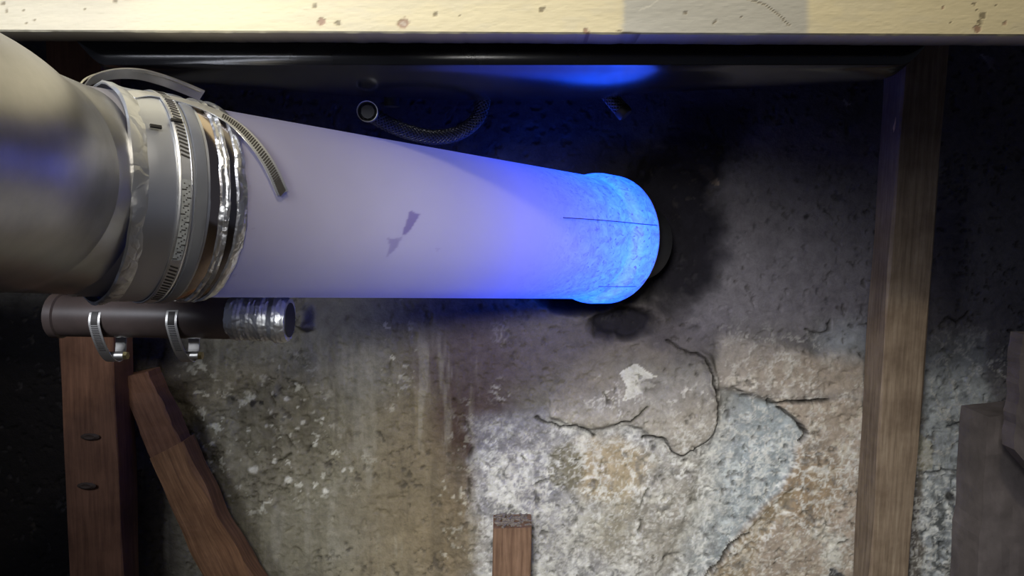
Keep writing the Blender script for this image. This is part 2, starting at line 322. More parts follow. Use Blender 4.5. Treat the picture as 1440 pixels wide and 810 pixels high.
# relief
h=-.004*pit-.003*pit2+.0016*cv*ss(.6,1,rid)+.020*(fbm(px,py,260,3,201)-.5)+.010*(n1-.5)+.0035*(n2-.5)+.0012*(n3-.5)
lowm=ss(440,560,wy)*ss(650,700,wx); h+=lowm*.0055*(fbm(px,py,22,5,202,.6)-.5)+rg*(.014*(fbm(px,py,20,5,203,.62)-.5)-ridge*.006)
mm=ss(1290,1300,wx)*ss(560,700,wy); h+=mm*.009*(fbm(px,py,18,5,204,.65)-.5)
sb=blur(slab,4); h+=.016*sb*ss(520,610,wy); h+=blur(up|tan,4)*.008; h-=.007*blur(band,5); h-=.006*blur(blue,5)
h+=blur(inpoly(jx,jy,[(975,490),(1000,500),(1008,520),(1012,548),(1004,560),(998,530),(985,505)]),3)*.015
for (a,b_,r0,hh) in [(425,445,22,.03),(1155,480,25,-.008),(1145,455,30,.006),(250,470,70,-.02),(230,600,60,-.015)]: h+=hh*(1-ss(.3,1,np.hypot(wx-a,wy-b_)/r0))
CR=[[(753,587),(770,597),(785,600),(810,598),(828,608),(835,615)],[(868,593),(885,592),(900,582),(910,573)],[(905,617),(915,612),(935,622),(945,635),(960,640),(985,628),(1005,610),(1012,590),(1010,560),(1004,530),(990,505),(965,495),(940,480)],
[(1080,562),(1085,572),(1105,566),(1130,566),(1165,563)],[(1100,575),(1115,589),(1125,600),(1132,608),(1126,622)],[(1112,455),(1130,462),(1150,468),(1165,466),(1172,440)],[(1185,494),(1200,492),(1210,499)],
[(1010,460),(1020,468)],[(745,690),(742,660),(735,645)],[(757,740),(755,700),(757,680),(770,678),(776,660)],[(995,812),(1015,785),(1028,770),(1045,757),(1056,752)],[(1300,665),(1330,662),(1362,660)],[(1300,600),(1320,606),(1345,600),(1362,592)],
[(1360,440),(1350,452),(1334,448),(1325,456)],[(850,550),(856,565),(858,585)],[(1378,490),(1420,496),(1440,492)],[(1418,466),(1430,470),(1433,478)],[(530,490),(545,505),(548,530),(560,545)],[(385,560),(392,575),(385,590),(398,602)],[(430,600),(446,606),(440,620),(432,634)],[(350,610),(352,640),(372,648),(400,645),(415,632),(400,612)],
[(900,770),(898,740),(905,700),(915,680)],[(1180,765),(1195,758)],[(640,560),(655,590),(662,620),(660,690),(668,730)],[(1012,545),(1030,546),(1045,552)]]
for i,c in enumerate(CR):
    c=np.array(c,float); bb=(px>c[:,0].min()-14)&(px<c[:,0].max()+14)&(py>c[:,1].min()-14)&(py<c[:,1].max()+14)
    dx=jx[bb]; dy=jy[bb]; q=pdist(dx,dy,c)/(.6+1.3*fbm(px[bb],py[bb],22,2,300+i)); k=(1-ss(.7,2.0,q))*(1 if i<5 or i==10 else .75*ss(.35,.55,fbm(px[bb],py[bb],20,2,340+i)))
    h[bb]-=k*.012; cc=col[bb]; col[bb]=cc*(1-k[:,None]*.85)+np.array(lin(30,26,24))*k[:,None]*.85
# opening for the pipe
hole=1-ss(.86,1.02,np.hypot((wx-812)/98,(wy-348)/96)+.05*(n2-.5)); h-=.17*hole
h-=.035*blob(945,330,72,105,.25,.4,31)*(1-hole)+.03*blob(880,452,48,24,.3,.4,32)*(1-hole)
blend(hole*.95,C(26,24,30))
col=np.clip(col,.002,1); Yw=WY-h
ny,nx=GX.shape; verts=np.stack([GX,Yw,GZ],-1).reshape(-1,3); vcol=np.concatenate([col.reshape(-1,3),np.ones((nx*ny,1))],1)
idx=np.arange(nx*ny).reshape(ny,nx); quads=np.stack([idx[:-1,:-1],idx[:-1,1:],idx[1:,1:],idx[1:,:-1]],-1).reshape(-1,4)
lab=np.zeros(nx*ny,int); lab[up.ravel()]=4; lab[tan.ravel()]=3; lab[blue.ravel()]=2; lab[slab.ravel()]=1
flab=lab[quads[:,0]]
def gridpart(name,sel,parent=None):
    q=quads[sel]; u,inv=np.unique(q,return_inverse=True); me=bpy.data.meshes.new(name)
    me.vertices.add(len(u)); me.vertices.foreach_set('co',verts[u].astype(np.float32).ravel())
    me.loops.add(q.size); me.loops.foreach_set('vertex_index',inv.astype(np.int32).ravel())
    me.polygons.add(len(q)); me.polygons.foreach_set('loop_start',np.arange(0,q.size,4,dtype=np.int32)); me.polygons.foreach_set('use_smooth',np.ones(len(q),bool))
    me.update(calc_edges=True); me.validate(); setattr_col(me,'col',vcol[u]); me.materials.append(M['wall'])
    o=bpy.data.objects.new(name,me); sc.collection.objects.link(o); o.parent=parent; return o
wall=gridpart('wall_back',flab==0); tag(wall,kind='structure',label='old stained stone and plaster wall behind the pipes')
tag(gridpart('plaster_slab',flab==1,wall),'cracked grey plaster slab lifting off the wall')
tag(gridpart('stone',flab==2,wall),'blue-grey exposed stone'); tag(gridpart('stone',flab==3,wall),'tan brown exposed stone'); tag(gridpart('plaster_slab',flab==4,wall),'tan plaster edge above the exposed stones')
# side wall, floor
def slabbox(name,x0,x1,y0,y1,z0,z1,mat,kind='structure'):
    v,f=box_geo(((x0+x1)/2,(y0+y1)/2,(z0+z1)/2),(1,0,0),(0,1,0),(0,0,1),x1-x0,y1-y0,z1-z0)
    o=mesh(name,v,f,mat,smooth=False); o['kind']=kind; return o
slabbox('floor',-1.7,1.8,-1.5,1.5,-.05,0,M['floor'])
# ------------------------------------------------------------------ timber helper
def timber(name,TL,TR,BR,BL,thick,mat,parent=None,seg=24,wob=.002,seed=0,back=(0,1,0),bow=0):
    """board from its front face corners, thickness going away from the room"""
    TL,TR,BR,BL=[np.array(a,float) for a in (TL,TR,BR,BL)]; back=np.array(back,float); rnd=np.random.RandomState(seed)
    v=[];gc=[];f=[]; L=np.linalg.norm(TL-BL); W=np.linalg.norm(TR-TL); e=.0025
    prof=[(e/W,0),(.5,0),(1-e/W,0),(1,e),(1,thick-e),(1-e/W,thick),(.5,thick),(e/W,thick),(0,thick-e),(0,e)]
    K=len(prof); ph=rnd.rand(8)*6
    for i in range(seg+1):
        t=i/seg; l=TL+(BL-TL)*t; r=TR+(BR-TR)*t
        off=(r-l)/np.linalg.norm(r-l)*bow*math.sin(t*math.pi)
        for k,(a,b) in enumerate(prof):
            wv=wob*(math.sin(t*11+ph[k%8])+.6*math.sin(t*29+ph[(k+3)%8]))
            p=l+(r-l)*a+back*b+off+(r-l)/np.linalg.norm(r-l)*wv*(1 if a>.6 else -1 if a<.4 else 0)+back*wv*.5
            v.append(p); gc.append((a*W+seed,b,t*L,1))
    for i in range(seg):
        for k in range(K): f.append((i*K+k,(i+1)*K+k,(i+1)*K+(k+1)%K,i*K+(k+1)%K))
    f.append(tuple(range(K))); f.append(tuple(seg*K+k for k in range(K-1,-1,-1)))
    o=mesh(name,v,f,mat,parent,smooth=False); setattr_col(o.data,'gc',gc); return o
def floor_to(pt_top,pt_low):
    """extend the line through two points down to the floor"""
    a=np.array(pt_top);b=np.array(pt_low);t=(0.0-a[2])/(b[2]-a[2]); return a+(b-a)*t
# right full height post
tl,tr=P(1273,50,1.165),P(1337,50,1.165); bl,br=P(1222,812,1.235),P(1278,812,1.235)
o=timber('wooden_post',tl+(tl-bl)*.05,tr+(tr-br)*.05,floor_to(tr,br),floor_to(tl,bl),.062,M['wood_right'],seed=3,seg=60,wob=.0012)
tag(o,'tall weathered timber post right of the glowing pipe, bright at its foot','post')
# pale splinter on its side
v,f=tube_geo(spline([P(1262,152,1.19),P(1261,165,1.188),P(1258,178,1.19),P(1257,188,1.195)],4),[.0006]*3+[.0018]*5+[.0022]*2+[.001]*3,6)
s_=mesh('splinter',v,f,simple('fresh_wood',(.55,.38,.2),.7),o); tag(s_,'pale fresh splinter on the left edge')
# left tall post
tl,tr=P(60,50,1.20),P(124,50,1.20); bl,br=P(97,812,1.22),P(173,812,1.22)
tl=P(74,300,1.2); tr=P(152,300,1.2); up_=lambda a,b,k:a+(a-b)*k
o=timber('wooden_post',up_(tl,bl,.52),up_(tr,br,.52),floor_to(tr,br),floor_to(tl,bl),.06,M['wood_left'],seed=5,seg=50,wob=.0012)
tag(o,'dark reddish timber post at far left behind the brown pipe','post')
for kx,ky in ((127,614),(122,683)):
    c=P(kx,ky,1.208); v=[];f=[]
    ring=[c+np.array([.016*math.cos(a),-.001,.006*math.sin(a)]) for a in np.linspace(0,2*math.pi,13)[:-1]]
    ring2=[c+np.array([.009*math.cos(a),-.0035,.0035*math.sin(a)]) for a in np.linspace(0,2*math.pi,13)[:-1]]
    v=ring+ring2+[c+np.array([0,-.001,0])]; f=[(i,(i+1)%12,12+(i+1)%12,12+i) for i in range(12)]+[(12+i,12+(i+1)%12,24) for i in range(12)]
    mesh('knot',v,f,M['wood_dark'],o)
# leaning brace in two lengths
br_=empty('wooden_brace',P(330,812,1.25))
timber('brace_upper_length',P(165,532,1.25),P(207,523,1.25),P(257,628,1.262),P(214,654,1.262),.045,M['wood_left'],br_,seg=14,wob=.001,seed=8)
v0=P(210,645,1.258);v1=P(255,622,1.258); b0,b1=P(291,814,1.262),P(362,814,1.262)
timber('brace_lower_length',v0,v1,b1+(b1-v1)*.75,b0+(b0-v0)*.75,.045,M['wood_brace'],br_,seg=40,wob=.0022,seed=9,bow=-.006)
tag(br_,'short reddish brace leaning from the left post, rough split lower half','brace')
# short stub post in the middle, with debris on top
st=empty('stub_post',P(720,812,1.25))
tl,tr=P(693,743,1.25),P(748,742,1.25); bl,br=P(692,812,1.25),P(747,812,1.25)
timber('timber',tl,tr,floor_to(tr,br),floor_to(tl,bl),.06,M['wood_stub'],st,seg=20,wob=.0006,seed=12)
ps=[]
for i in range(60):
    c=tl+(tr-tl)*random.uniform(.05,.95)+np.array([0,random.uniform(.004,.056),random.uniform(.0005,.004)]); a=random.uniform(0,3.14)
    ps.append(box_geo(c,(math.cos(a),math.sin(a),0),(-math.sin(a),math.cos(a),0),(0,0,1),random.uniform(.004,.018),random.uniform(.0015,.004),random.uniform(.001,.004)))
v,f=join(ps); q=mesh('wood_chips',v,f,simple('chips_and_dust',(.13,.11,.10),.9,0,300,.6,0),st,smooth=False); q['kind']='stuff'
tag(st,'short sawn timber stub before the pale wall, wood chips on its top','post')
# ------------------------------------------------------------------ right stone pier and plank (in shade)
def rough_block(name,corners,thick,mat,n=30,m_=50,amp=.006,seed=5,parent=None):
    TL,TR,BR,BL=[np.array(a,float) for a in corners]; u=np.linspace(0,1,n);t=np.linspace(0,1,m_); U,T=np.meshgrid(u,t)
    Pt=(TL*(1-U)[...,None]+TR*U[...,None])*(1-T)[...,None]+(BL*(1-U)[...,None]+BR*U[...,None])*T[...,None]
    hh=amp*(fbm(U*50,T*90,9,5,seed)-.5)*2; Pt[...,1]-=hh; ed=.004*(fbm(T*80,U*0,7,4,seed+3)-.5)*2; Pt[...,0]+=ed*(1-U)
    v=list(Pt.reshape(-1,3)); ii=np.arange(n*m_).reshape(m_,n); f=[tuple(a) for a in np.stack([ii[:-1,:-1],ii[1:,:-1],ii[1:,1:],ii[:-1,1:]],-1).reshape(-1,4)]
    loop=list(ii[0,:])+list(ii[1:,-1])+list(ii[-1,-2::-1])+list(ii[-2:0:-1,0]); o0=len(v)
    for k in loop: v.append(v[k]+np.array([0,thick,0]))
    L=len(loop)
    for k in range(L): f.append((loop[k],loop[(k+1)%L],o0+(k+1)%L,o0+k))
    f.append(tuple(o0+k for k in range(L)))
    return mesh(name,v,f,mat,parent,smooth=False)
M['pier']=simple('grey_brown_stone',(.14,.122,.122),.85,0,22,.3,.6,.004,.2)
tl=P(1390,566,1.27);tr=P(1560,566,1.27);bl=P(1375,812,1.27);br=P(1560,812,1.27)
o=rough_block('stone_slab',(tl+(bl-tl)*.08,tr+(br-tr)*.02,floor_to(tr,br),floor_to(tl,bl)),.08,M['pier'],seed=6); tag(o,'flat grey-brown stone slab leaning on the wall at the far right','stone slab')
o=rough_block('broken_board',(P(1437,470,1.16),P(1540,470,1.16),P(1540,760,1.16),P(1426,632,1.16)),.03,M['pier'],n=20,m_=24,seed=9,amp=.003)
tag(o,'broken pale board edge before the stone slab at the right border','board')
# ------------------------------------------------------------------ cream beam, added bench top above
BY=.80
def cream_beam():
    zb=P(720,47,BY)[2]; x0,x1=-1.15,1.25; nx_=1100;nz=60; X,Z=np.meshgrid(np.linspace(x0,x1,nx_),np.concatenate([np.linspace(0,.07,45),np.linspace(.075,.2,15)]))
    slope=(P(1440,49.5,BY)[2]-P(0,43,BY)[2])/(P(1440,50,BY)[0]-P(0,43,BY)[0])
    zz=zb+Z+slope*X; d=np.stack([X,np.full_like(X,BY),zz-H],-1); dp=d@FW; qx=CX+F*(d@RT)/dp; qy=CY+F*(d@DN)/dp
    c=np.zeros(X.shape+(3,)); c[:]=lin(228,216,178); 
    def bl(m,cc): 
        nonlocal c; m=np.clip(m,0,1); c=c*(1-m[...,None])+np.array(lin(*cc))*m[...,None]
    nn=fbm(qx,qy*3,40,5,401); bl(ss(.5,.65,nn)*.3,(214,206,180))
    rgh=14*(fbm(qx,qy,9,3,402)-.5)
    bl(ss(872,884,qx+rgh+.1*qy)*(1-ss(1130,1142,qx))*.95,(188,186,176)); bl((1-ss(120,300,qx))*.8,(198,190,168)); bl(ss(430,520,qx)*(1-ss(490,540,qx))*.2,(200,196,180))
    spots=[(38,34,3),(5,5,4),(9,15,2),(34,15,2),(120,12,2),(47,29,2),(162,2,3),(452,30,6),(475,32,5),(443,8,4),(567,33,9),(612,20,4),(762,13,4.5),(646,22,2),(825,44,5),(1005,31,2.5),(1043,24,2),(965,17,3),(1370,5,3),(1375,14,2),(1382,23,5),(1378,32,4),(1374,41,6),(1414,33,3),(1326,10,2.5),(1338,30,2),(1400,6,2)]
    dentm=np.zeros_like(qx)
    for i,(a,b,r) in enumerate(spots):
        q=np.hypot((qx-a+4*(fbm(qx,qy,5,2,410+i)-.5))/r,(qy-b+6*(fbm(qx,qy,6,2,440+i)-.5))/(r*.9)); m=1-ss(.7,1.1,q)
        bl(m*.8,(150,110,92) if i in(7,10,14,22,23,24) else (120,108,84)); dentm=np.maximum(dentm,m)
        if i==10: bl(1-ss(.4,.6,q),(196,180,160))
    m=1-ss(.8,1.6,pdist(qx,qy,[(1050,-2),(1075,6),(1095,20),(1110,36)])); bl(m*.7,(130,118,92)); dentm=np.maximum(dentm,m)
    m=1-ss(.6,1.4,pdist(qx,qy,[(900,14),(915,8),(925,0)])); bl(m*.5,(225,220,205))
    bl(1-ss(1,3,(47+qx*.004)-qy),(222,216,190))
    m=1-ss(.6,1.6,pdist(qx,qy,[(868,43),(880,46),(900,47)])); bl(m*.8,(80,62,44))
    low=(Z<.0015)*.002+.0006*(fbm(qx,qy*3,12,4,403)-.5)+dentm*.0007
    ex=.0012*(fbm(qx,qx*0,16,4,404)-.5)*(Z<.001)
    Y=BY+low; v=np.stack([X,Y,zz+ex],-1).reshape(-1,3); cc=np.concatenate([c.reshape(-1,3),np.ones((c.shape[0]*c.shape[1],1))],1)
    ii=np.arange(X.size).reshape(X.shape); q=np.stack([ii[:-1,:-1],ii[:-1,1:],ii[1:,1:],ii[1:,:-1]],-1).reshape(-1,4).tolist()
    v=v.tolist(); o0=len(v); cc=cc.tolist(); dk=list(lin(34,28,22))+[1]; bc=[ii[0,0],ii[0,-1],ii[-1,-1],ii[-1,0]]
    # bottom and back
    for k in ii[0,:]: v.append([v[k][0],BY+.045,v[k][2]]); cc.append(dk)
    for k in range(nx_-1): q.append([int(ii[0,k]),o0+k,o0+k+1,int(ii[0,k+1])])
    t0=len(v)
    for k in ii[-1,:]: v.append([v[k][0],BY+.045,v[k][2]]); cc.append(dk)
    for k in range(nx_-1): q.append([int(ii[-1,k]),int(ii[-1,k+1]),t0+k+1,t0+k]); q.append([o0+k,t0+k,t0+k+1,o0+k+1])
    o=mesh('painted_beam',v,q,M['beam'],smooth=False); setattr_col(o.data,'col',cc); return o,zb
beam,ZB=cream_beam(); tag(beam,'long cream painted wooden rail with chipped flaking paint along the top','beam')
o=slabbox('light_block_bench_top',-1.15,1.25,BY-.01,WY-.03,ZB+.205,ZB+.235,M['wood_dark'],''); del o['kind']  # unseen cover, added to keep light from leaking behind the rail
setattr_col(o.data,'gc',[(*v.co,1) for v in o.data.vertices]); tag(o,'unseen dark bench top over the cream rail, added to block light','bench top')
# ------------------------------------------------------------------ black glossy basin underside
def basin():
    n=120; v=[];f=[]; xs_=np.linspace(-.52,.50,n); m=None
    for i,x in enumerate(xs_):
        y1=float(np.interp(x,[-.52,-.36,-.24,-.1,.09,.15,.20,.30,.42,.50],[.93,1.0,1.09,1.13,1.13,1.10,1.06,1.03,.97,.92]))
        e=ss(.0,.06,np.array(min(x+.52,.50-x)/1.0)); zF=.172+(1-float(e))*.05; zt=.275; y0=.872
        pr=[(y0,zt),(y0,zF+.012),(y0,zF+.002),(y0+.0008,zF+.0004),(y0+.010,zF-.0006)]
        for k in range(1,24):
            u=k/24; pr.append((y0+.010+(y1-.02-y0)*u,zF-.0006-.0075*math.sin(math.pi*u)**.8))
        pr+=[(y1,zF+.001),(y1+.008,zF+.01),(y1+.01,zt)]
        m=len(pr); v+=[(x,yy,H+z) for yy,z in pr]
    for i in range(n-1):
        for j in range(m-1): f.append((i*m+j,(i+1)*m+j,(i+1)*m+j+1,i*m+j+1))
    f.append(tuple(range(m))); f.append(tuple((n-1)*m+j for j in range(m-1,-1,-1)))
    return v,f
bs=empty('black_basin',(0,1.05,H+.25)); v,f=basin(); q=mesh('bowl',v,f,M['black_gloss'],bs)
v,f=box_geo((-.01,1.005,H+.285),(1,0,0),(0,1,0),(0,0,1),1.06,.28,.02); mesh('rim',v,f,M['black_gloss'],bs,smooth=False)
tag(bs,'glossy black basin underside hanging behind the cream rail, mirroring blue light','basin')
# ------------------------------------------------------------------ hoses
def braid(pts,r,parent,name='braid',n=10,turns_per_m=16):
    pts=[np.array(p) for p in pts]; pp,fr=rotmin(pts); L=[0]
    for a,b in zip(pp[:-1],pp[1:]): L.append(L[-1]+np.linalg.norm(b-a))
    out=[]
    for sgn in (-1,1):
        for k in range(n):
            line=[]
            for i in range(len(pp)):
                a=2*math.pi*(k/n+sgn*L[i]*turns_per_m); rr=r*(1+.03*math.sin(L[i]*turns_per_m*n*2*math.pi+sgn))
                line.append(pp[i]+rr*(fr[i][0]*math.cos(a)+fr[i][1]*math.sin(a)))
            out.append(tube_geo(line,r*.13,4,False))
    v,f=join(out); o=mesh(name,v,f,M['braid'],parent); a=o.data.attributes.get('sharp_edge')
    if a: o.data.attributes.remove(a)
    return o
def hose(name,pts,r,label,n=10):
    e=empty(name,pts[0]); pts=spline(pts,16); v,f=tube_geo(pts,r*.93,16); mesh('rubber_core',v,f,M['rubber'],e); braid(pts,r,e); return tag(e,label,'hose'),pts
YH=1.14
h1,pp1=hose('braided_hose',[P(x,y,yy) for x,y,yy in [(517,157,1.035),(521,160,1.058),(545,174,1.08),(575,186,1.10),(610,193,1.12),(645,187,1.14),(670,168,1.15),(680,140,1.15),(681,105,1.15)]],.0098,'long looped braided hose below the basin with an open left end',n=10)
t=pp1[0]-pp1[3]; t/=np.linalg.norm(t); v,f=join([tube_geo([pp1[0]-t*.006,pp1[0]+t*.006],.0140,28,False),tube_geo([pp1[0]-t*.006,pp1[0]+t*.0058],.0131,28,False),tube_geo([pp1[0]+t*.0058,pp1[0]+t*.0062],[.0131,.0140],28,False)]); v2,f2=tube_geo([pp1[0]-t*.005,pp1[0]-t*.0045],.0131,28); mesh('bore',v2,f2,M['rubber'],h1)
tag(mesh('ferrule',v,f,M['steel'],h1),'thin metal ring at the open end')
h2,pp2=hose('braided_hose',[P(838,112,1.13),P(848,124,1.125),P(862,141,1.12),P(877,158,1.115)],.0098,'short straight braided hose stub lit blue under the basin')
t=pp2[-1]-pp2[-3]; t/=np.linalg.norm(t); v,f=tube_geo([pp2[-1]-t*.006,pp2[-1]+t*.003,pp2[-1]+t*.006],[.0115,.012,.010],24); mesh('ferrule',v,f,M['darkiron'],h2)
v,f=tube_geo([P(551,70,1.17),P(551,100,1.17),P(551,150,1.17)],.012,16); tag(mesh('drain_stub',v,f,M['rubber']),'black vertical pipe stub behind the looped hose','pipe')
# ------------------------------------------------------------------ white pipe
def pipe_hit(pxx,pyy,r=.1):
    dr=RT*(pxx-CX)/F+DN*(pyy-CY)/F+FW; o=CAM-A0; dp=dr-AX*(dr@AX); op=o-AX*(o@AX)
    a=dp@dp;b=2*dp@op;c=op@op-r*r; D=b*b-4*a*c; t=(-b-math.sqrt(max(D,0)))/(2*a); p=CAM+dr*t-A0; s=p@AX; return s,math.atan2(p@AV,p@AU)
wp=empty('white_pipe',A0+AX*.6)
def revolve(name,prof,mat,parent,n=128,t0=0,t1=2*math.pi,attrs=False,warp=None):
    closed=abs(t1-t0-2*math.pi)<1e-6; K=n if closed else n+1; v=[];f=[];S=[];T=[]
    for s,r in prof:
        for k in range(K):
            t=t0+(t1-t0)*k/n; rr=r;sx=s
            if warp: sx,rr=warp(s,t,r)
            v.append(cyl(sx,t,rr)); S.append(s);T.append((t+math.pi)%(2*math.pi)-math.pi)
    for i in range(len(prof)-1):
        for k in range(n):
            k2=(k+1)%K; f.append((i*K+k,i*K+k2,(i+1)*K+k2,(i+1)*K+k))
    o=mesh(name,v,f,mat,parent)
    if attrs:
        S=np.array(S);T=np.array(T); g=np.stack([S,T*.1,0*S,1+0*S],1); setattr_col(o.data,'gc',g)
        mk=np.zeros(len(S)); U=S*1000; W=T*100
        def poly(pl,st):
            q=[pipe_hit(*a) for a in pl]; nonlocal mk
            jU=U+4*(fbm(U,W,9,3,61)-.5);jW=W+4*(fbm(U,W,9,3,62)-.5); mk=np.maximum(mk,st*inpoly(jU,jW,[(a*1000,b*100) for a,b in q]))
        def line(pl,wd,st):
            q=[pipe_hit(*a) for a in pl]; nonlocal mk; mk=np.maximum(mk,st*(1-ss(wd*.5,wd,pdist(U,W,[(a*1000,b*100) for a,b in q]))))
        poly([(577,296),(590,302),(580,318),(570,330),(566,330),(571,312)],.75); poly([(545,333),(558,336),(566,333),(556,350),(540,366),(548,350)],.5)
        poly([(324,388),(334,384),(330,390)],.5); poly([(356,318),(360,320),(358,324)],.4); poly([(613,348),(619,350),(615,354)],.35)
        a=o.data.attributes.new('marks','FLOAT','POINT'); a.data.foreach_set('value',mk.astype(np.float32))
        a=o.data.attributes.new('rough','FLOAT','POINT'); a.data.foreach_set('value',(ss(.70,.92,S+.05*(fbm(U,W,30,3,63)-.5))).astype(np.float32))
    return o
prof=[(s,.1) for s in np.linspace(.20,.936,260)]
tube=revolve('tube',prof,M['plastic'],wp,n=420,attrs=True); tag(tube,'smooth white translucent tube')
prof=[(.936,.1001)]+[(s,.1001+.0079*float(ss(.935,.965,np.array(s)))) for s in np.linspace(.94,.965,8)]+[(s,.108) for s in np.linspace(.97,1.0,10)]+[(1.003,.1075),(1.004,.105)]
cl=revolve('end_collar',prof,M['plastic'],wp,n=420,attrs=True); tag(cl,'flared collar glowing bright blue at the wall end')
revolve('light_stop_disc',[(1.0,.1062),(1.001,.05),(1.001,.0005)],M['rubber'],wp,n=64)  # unseen opaque disc, added to stop lamp light spilling into the opening
revolve('wall_spigot',[(1.001,.066),(1.10,.066)],M['rubber'],wp,n=64)
def surfline(name,pl,r,wd,mat,parent,n=20):
    q=[pipe_hit(*a,r=r) for a in pl]; q=spline([(a,b,0) for a,b in q],n); pts=[cyl(a[0],a[1],r) for a in q]; v,f=tube_geo(pts,wd,6); return mesh(name,v,f,mat,parent)
tag(surfline('seam_line',[(792,306),(850,310),(924,317)],.1082,.0007,M['slot'],wp),'dark seam line along the glowing end'); tag(surfline('seam_line',[(842,403),(895,403)],.1082,.0006,M['slot'],wp),'dark seam line low on the glowing end')
tag(wp,'large white pipe running back into the wall, glowing blue inside its far end','pipe')
# ------------------------------------------------------------------ joint: foil, sleeve, clamps
def crinkle(amp,fr,seed):
    def wfn(s,t,r):
        x=np.array([t*fr+50.]);y=np.array([s*900.]); a=float(fbm(x,y,1.0,3,seed)[0])-.5
        return s+amp*.8*(float(fbm(x*.6,y*0,1,2,seed+5)[0])-.5)*2, r+amp*a
    return wfn
js=empty('pipe_joint_sleeve',A0+AX*.26)
S=lambda a:a
revolve('sleeve_body',[(a,.1046-.0006*(a-.2275)/.06) for a in np.linspace(.2275,.287,9)],M['sleeve'],js,n=200,warp=crinkle(.0012,3,71))
tag(revolve('foil_lip',[(.2175,.1045),(.217,.106),(.2185,.1075),(.224,.1072),(.229,.1055),(.2325,.1048)],M['foil_dull'],js,n=240,warp=crinkle(.003,4,72)),'rolled bright lip of foil at the duct side')
revolve('rubber_ring',[(.2725,.104),(.2735,.1062),(.279,.1066),(.2835,.1060),(.285,.104)],simple('grey_silicone_ring',(.22,.23,.26),.35,.4,20,.1,.05),js,n=160,warp=crinkle(.0008,2,73))
revolve('polished_band',[(.284,.1034),(.286,.1038),(.297,.1038),(.299,.1034)],simple('polished_brown_steel',(.50,.42,.36),.14,1,8,.1,.0),js,n=200)
tag(revolve('foil_ridge',[(.2965,.1036),(.298,.1056),(.3005,.1058),(.3022,.1040),(.3035,.1054),(.3055,.1054),(.307,.1036)],M['foil'],js,n=260,warp=crinkle(.0024,6,74)),'crinkled shiny foil ridge')
revolve('dark_band',[(.3065,.1032),(.313,.1034),(.3145,.103)],simple('tinted_steel_band',(.24,.22,.22),.2,1,12,.1,0),js,n=160)
tag(revolve('foil_edge',[(.3125,.1032),(.314,.1052),(.317,.1050),(.3205,.1034),(.324,.1018),(.3245,.1004)],M['foil'],js,n=320,warp=crinkle(.0026,7,75)),'crinkled foil edge taped onto the white tube')
tag(js,'crinkled foil and metal sleeve joining steel duct to white pipe','pipe joint')
def worm_clamp(name,s0,s1,r,label,slots,par=None):
    e=empty(name,A0+AX*(s0+s1)/2)
    revolve('band',[(s0,r-.0012),(s0,r),(s0+.0015,r+.0006),(s0+.002,r),(s1-.002,r),(s1-.0015,r+.0006),(s1,r),(s1,r-.0012)],M['clampsteel'],e,n=200)
    sl=[]
    for (ta,tb,k) in slots:
        for i in range(k):
            t=math.radians(ta+(tb-ta)*i/k); c=cyl((s0+s1)/2,t,r+.0002); rad=(c-(A0+AX*((c-A0)@AX))); rad/=np.linalg.norm(rad); tg=np.cross(AX,rad)
            a1=AX*.94+tg*.34; a1/=np.linalg.norm(a1); a2=np.cross(rad,a1); sl.append(box_geo(c,a1,a2,rad,(s1-s0)*.62,.0015,.0008))
    if sl:
        v,f=join(sl); q=mesh('slots',v,f,M['slot'],e,smooth=False); q['kind']='stuff'
    return tag(e,label,'hose clamp')
wc=worm_clamp('hose_clamp',.2575,.2705,.1062,'wide stainless clamp band with printed label around the foil sleeve',[(20,80,26),(-70,-36,14)])
revolve('printed_label',[(.260,.1066),(.268,.1066)],M['paper'],wc,n=30,t0=math.radians(-34),t1=math.radians(8))
bl_=[]
for i in range(40):
    t=math.radians(-33+i*1.0); c=cyl(.262+.0022*(i%3),t,.1067); rad=c-(A0+AX*((c-A0)@AX)); rad/=np.linalg.norm(rad); bl_.append(box_geo(c,AX,np.cross(AX,rad),rad,.0012 if i%4 else .004,.0009,.0003))
v,f=join(bl_); q=mesh('label_print',v,f,M['slot'],wc,smooth=False); q['kind']='stuff'
# clip tabs on the sleeve
for (a,b) in ((218,180),(247,172)):
    s,t=pipe_hit(a,b,.105); c=cyl(s,t,.1072); rad=c-(A0+AX*((c-A0)@AX)); rad/=np.linalg.norm(rad); v,f=box_geo(c,AX,np.cross(AX,rad),rad,.010,.003,.002); mesh('tab',v,f,M['darkiron'],js,smooth=False)
# strap helper: ribbon following points with normal away from axis
def ribbon(name,pts,width,mat,parent,thick=.0007,wdir=None):
    v=[];f=[]; n=len(pts)
    for i,p in enumerate(pts):
        p=np.array(p); T=np.array(pts[min(i+1,n-1)])-np.array(pts[max(i-1,0)]); T/=np.linalg.norm(T); rad=p-(A0+AX*((p-A0)@AX)); rad-=T*(rad@T); rad/=np.linalg.norm(rad); W=np.cross(T,rad)
        if wdir is not None: W=wdir(i/(n-1),T,rad,W)
        for a,b in ((-.5,0),(.5,0),(.5,1),(-.5,1)): v.append(p+W*width*a+rad*thick*b)
    for i in range(n-1):
        for k in range(4): f.append((i*4+k,i*4+(k+1)%4,i*4+4+(k+1)%4,i*4+4+k))
    f+= [(3,2,1,0),(n*4-4,n*4-3,n*4-2,n*4-1)]
    return mesh(name,v,f,mat,parent,smooth=False)
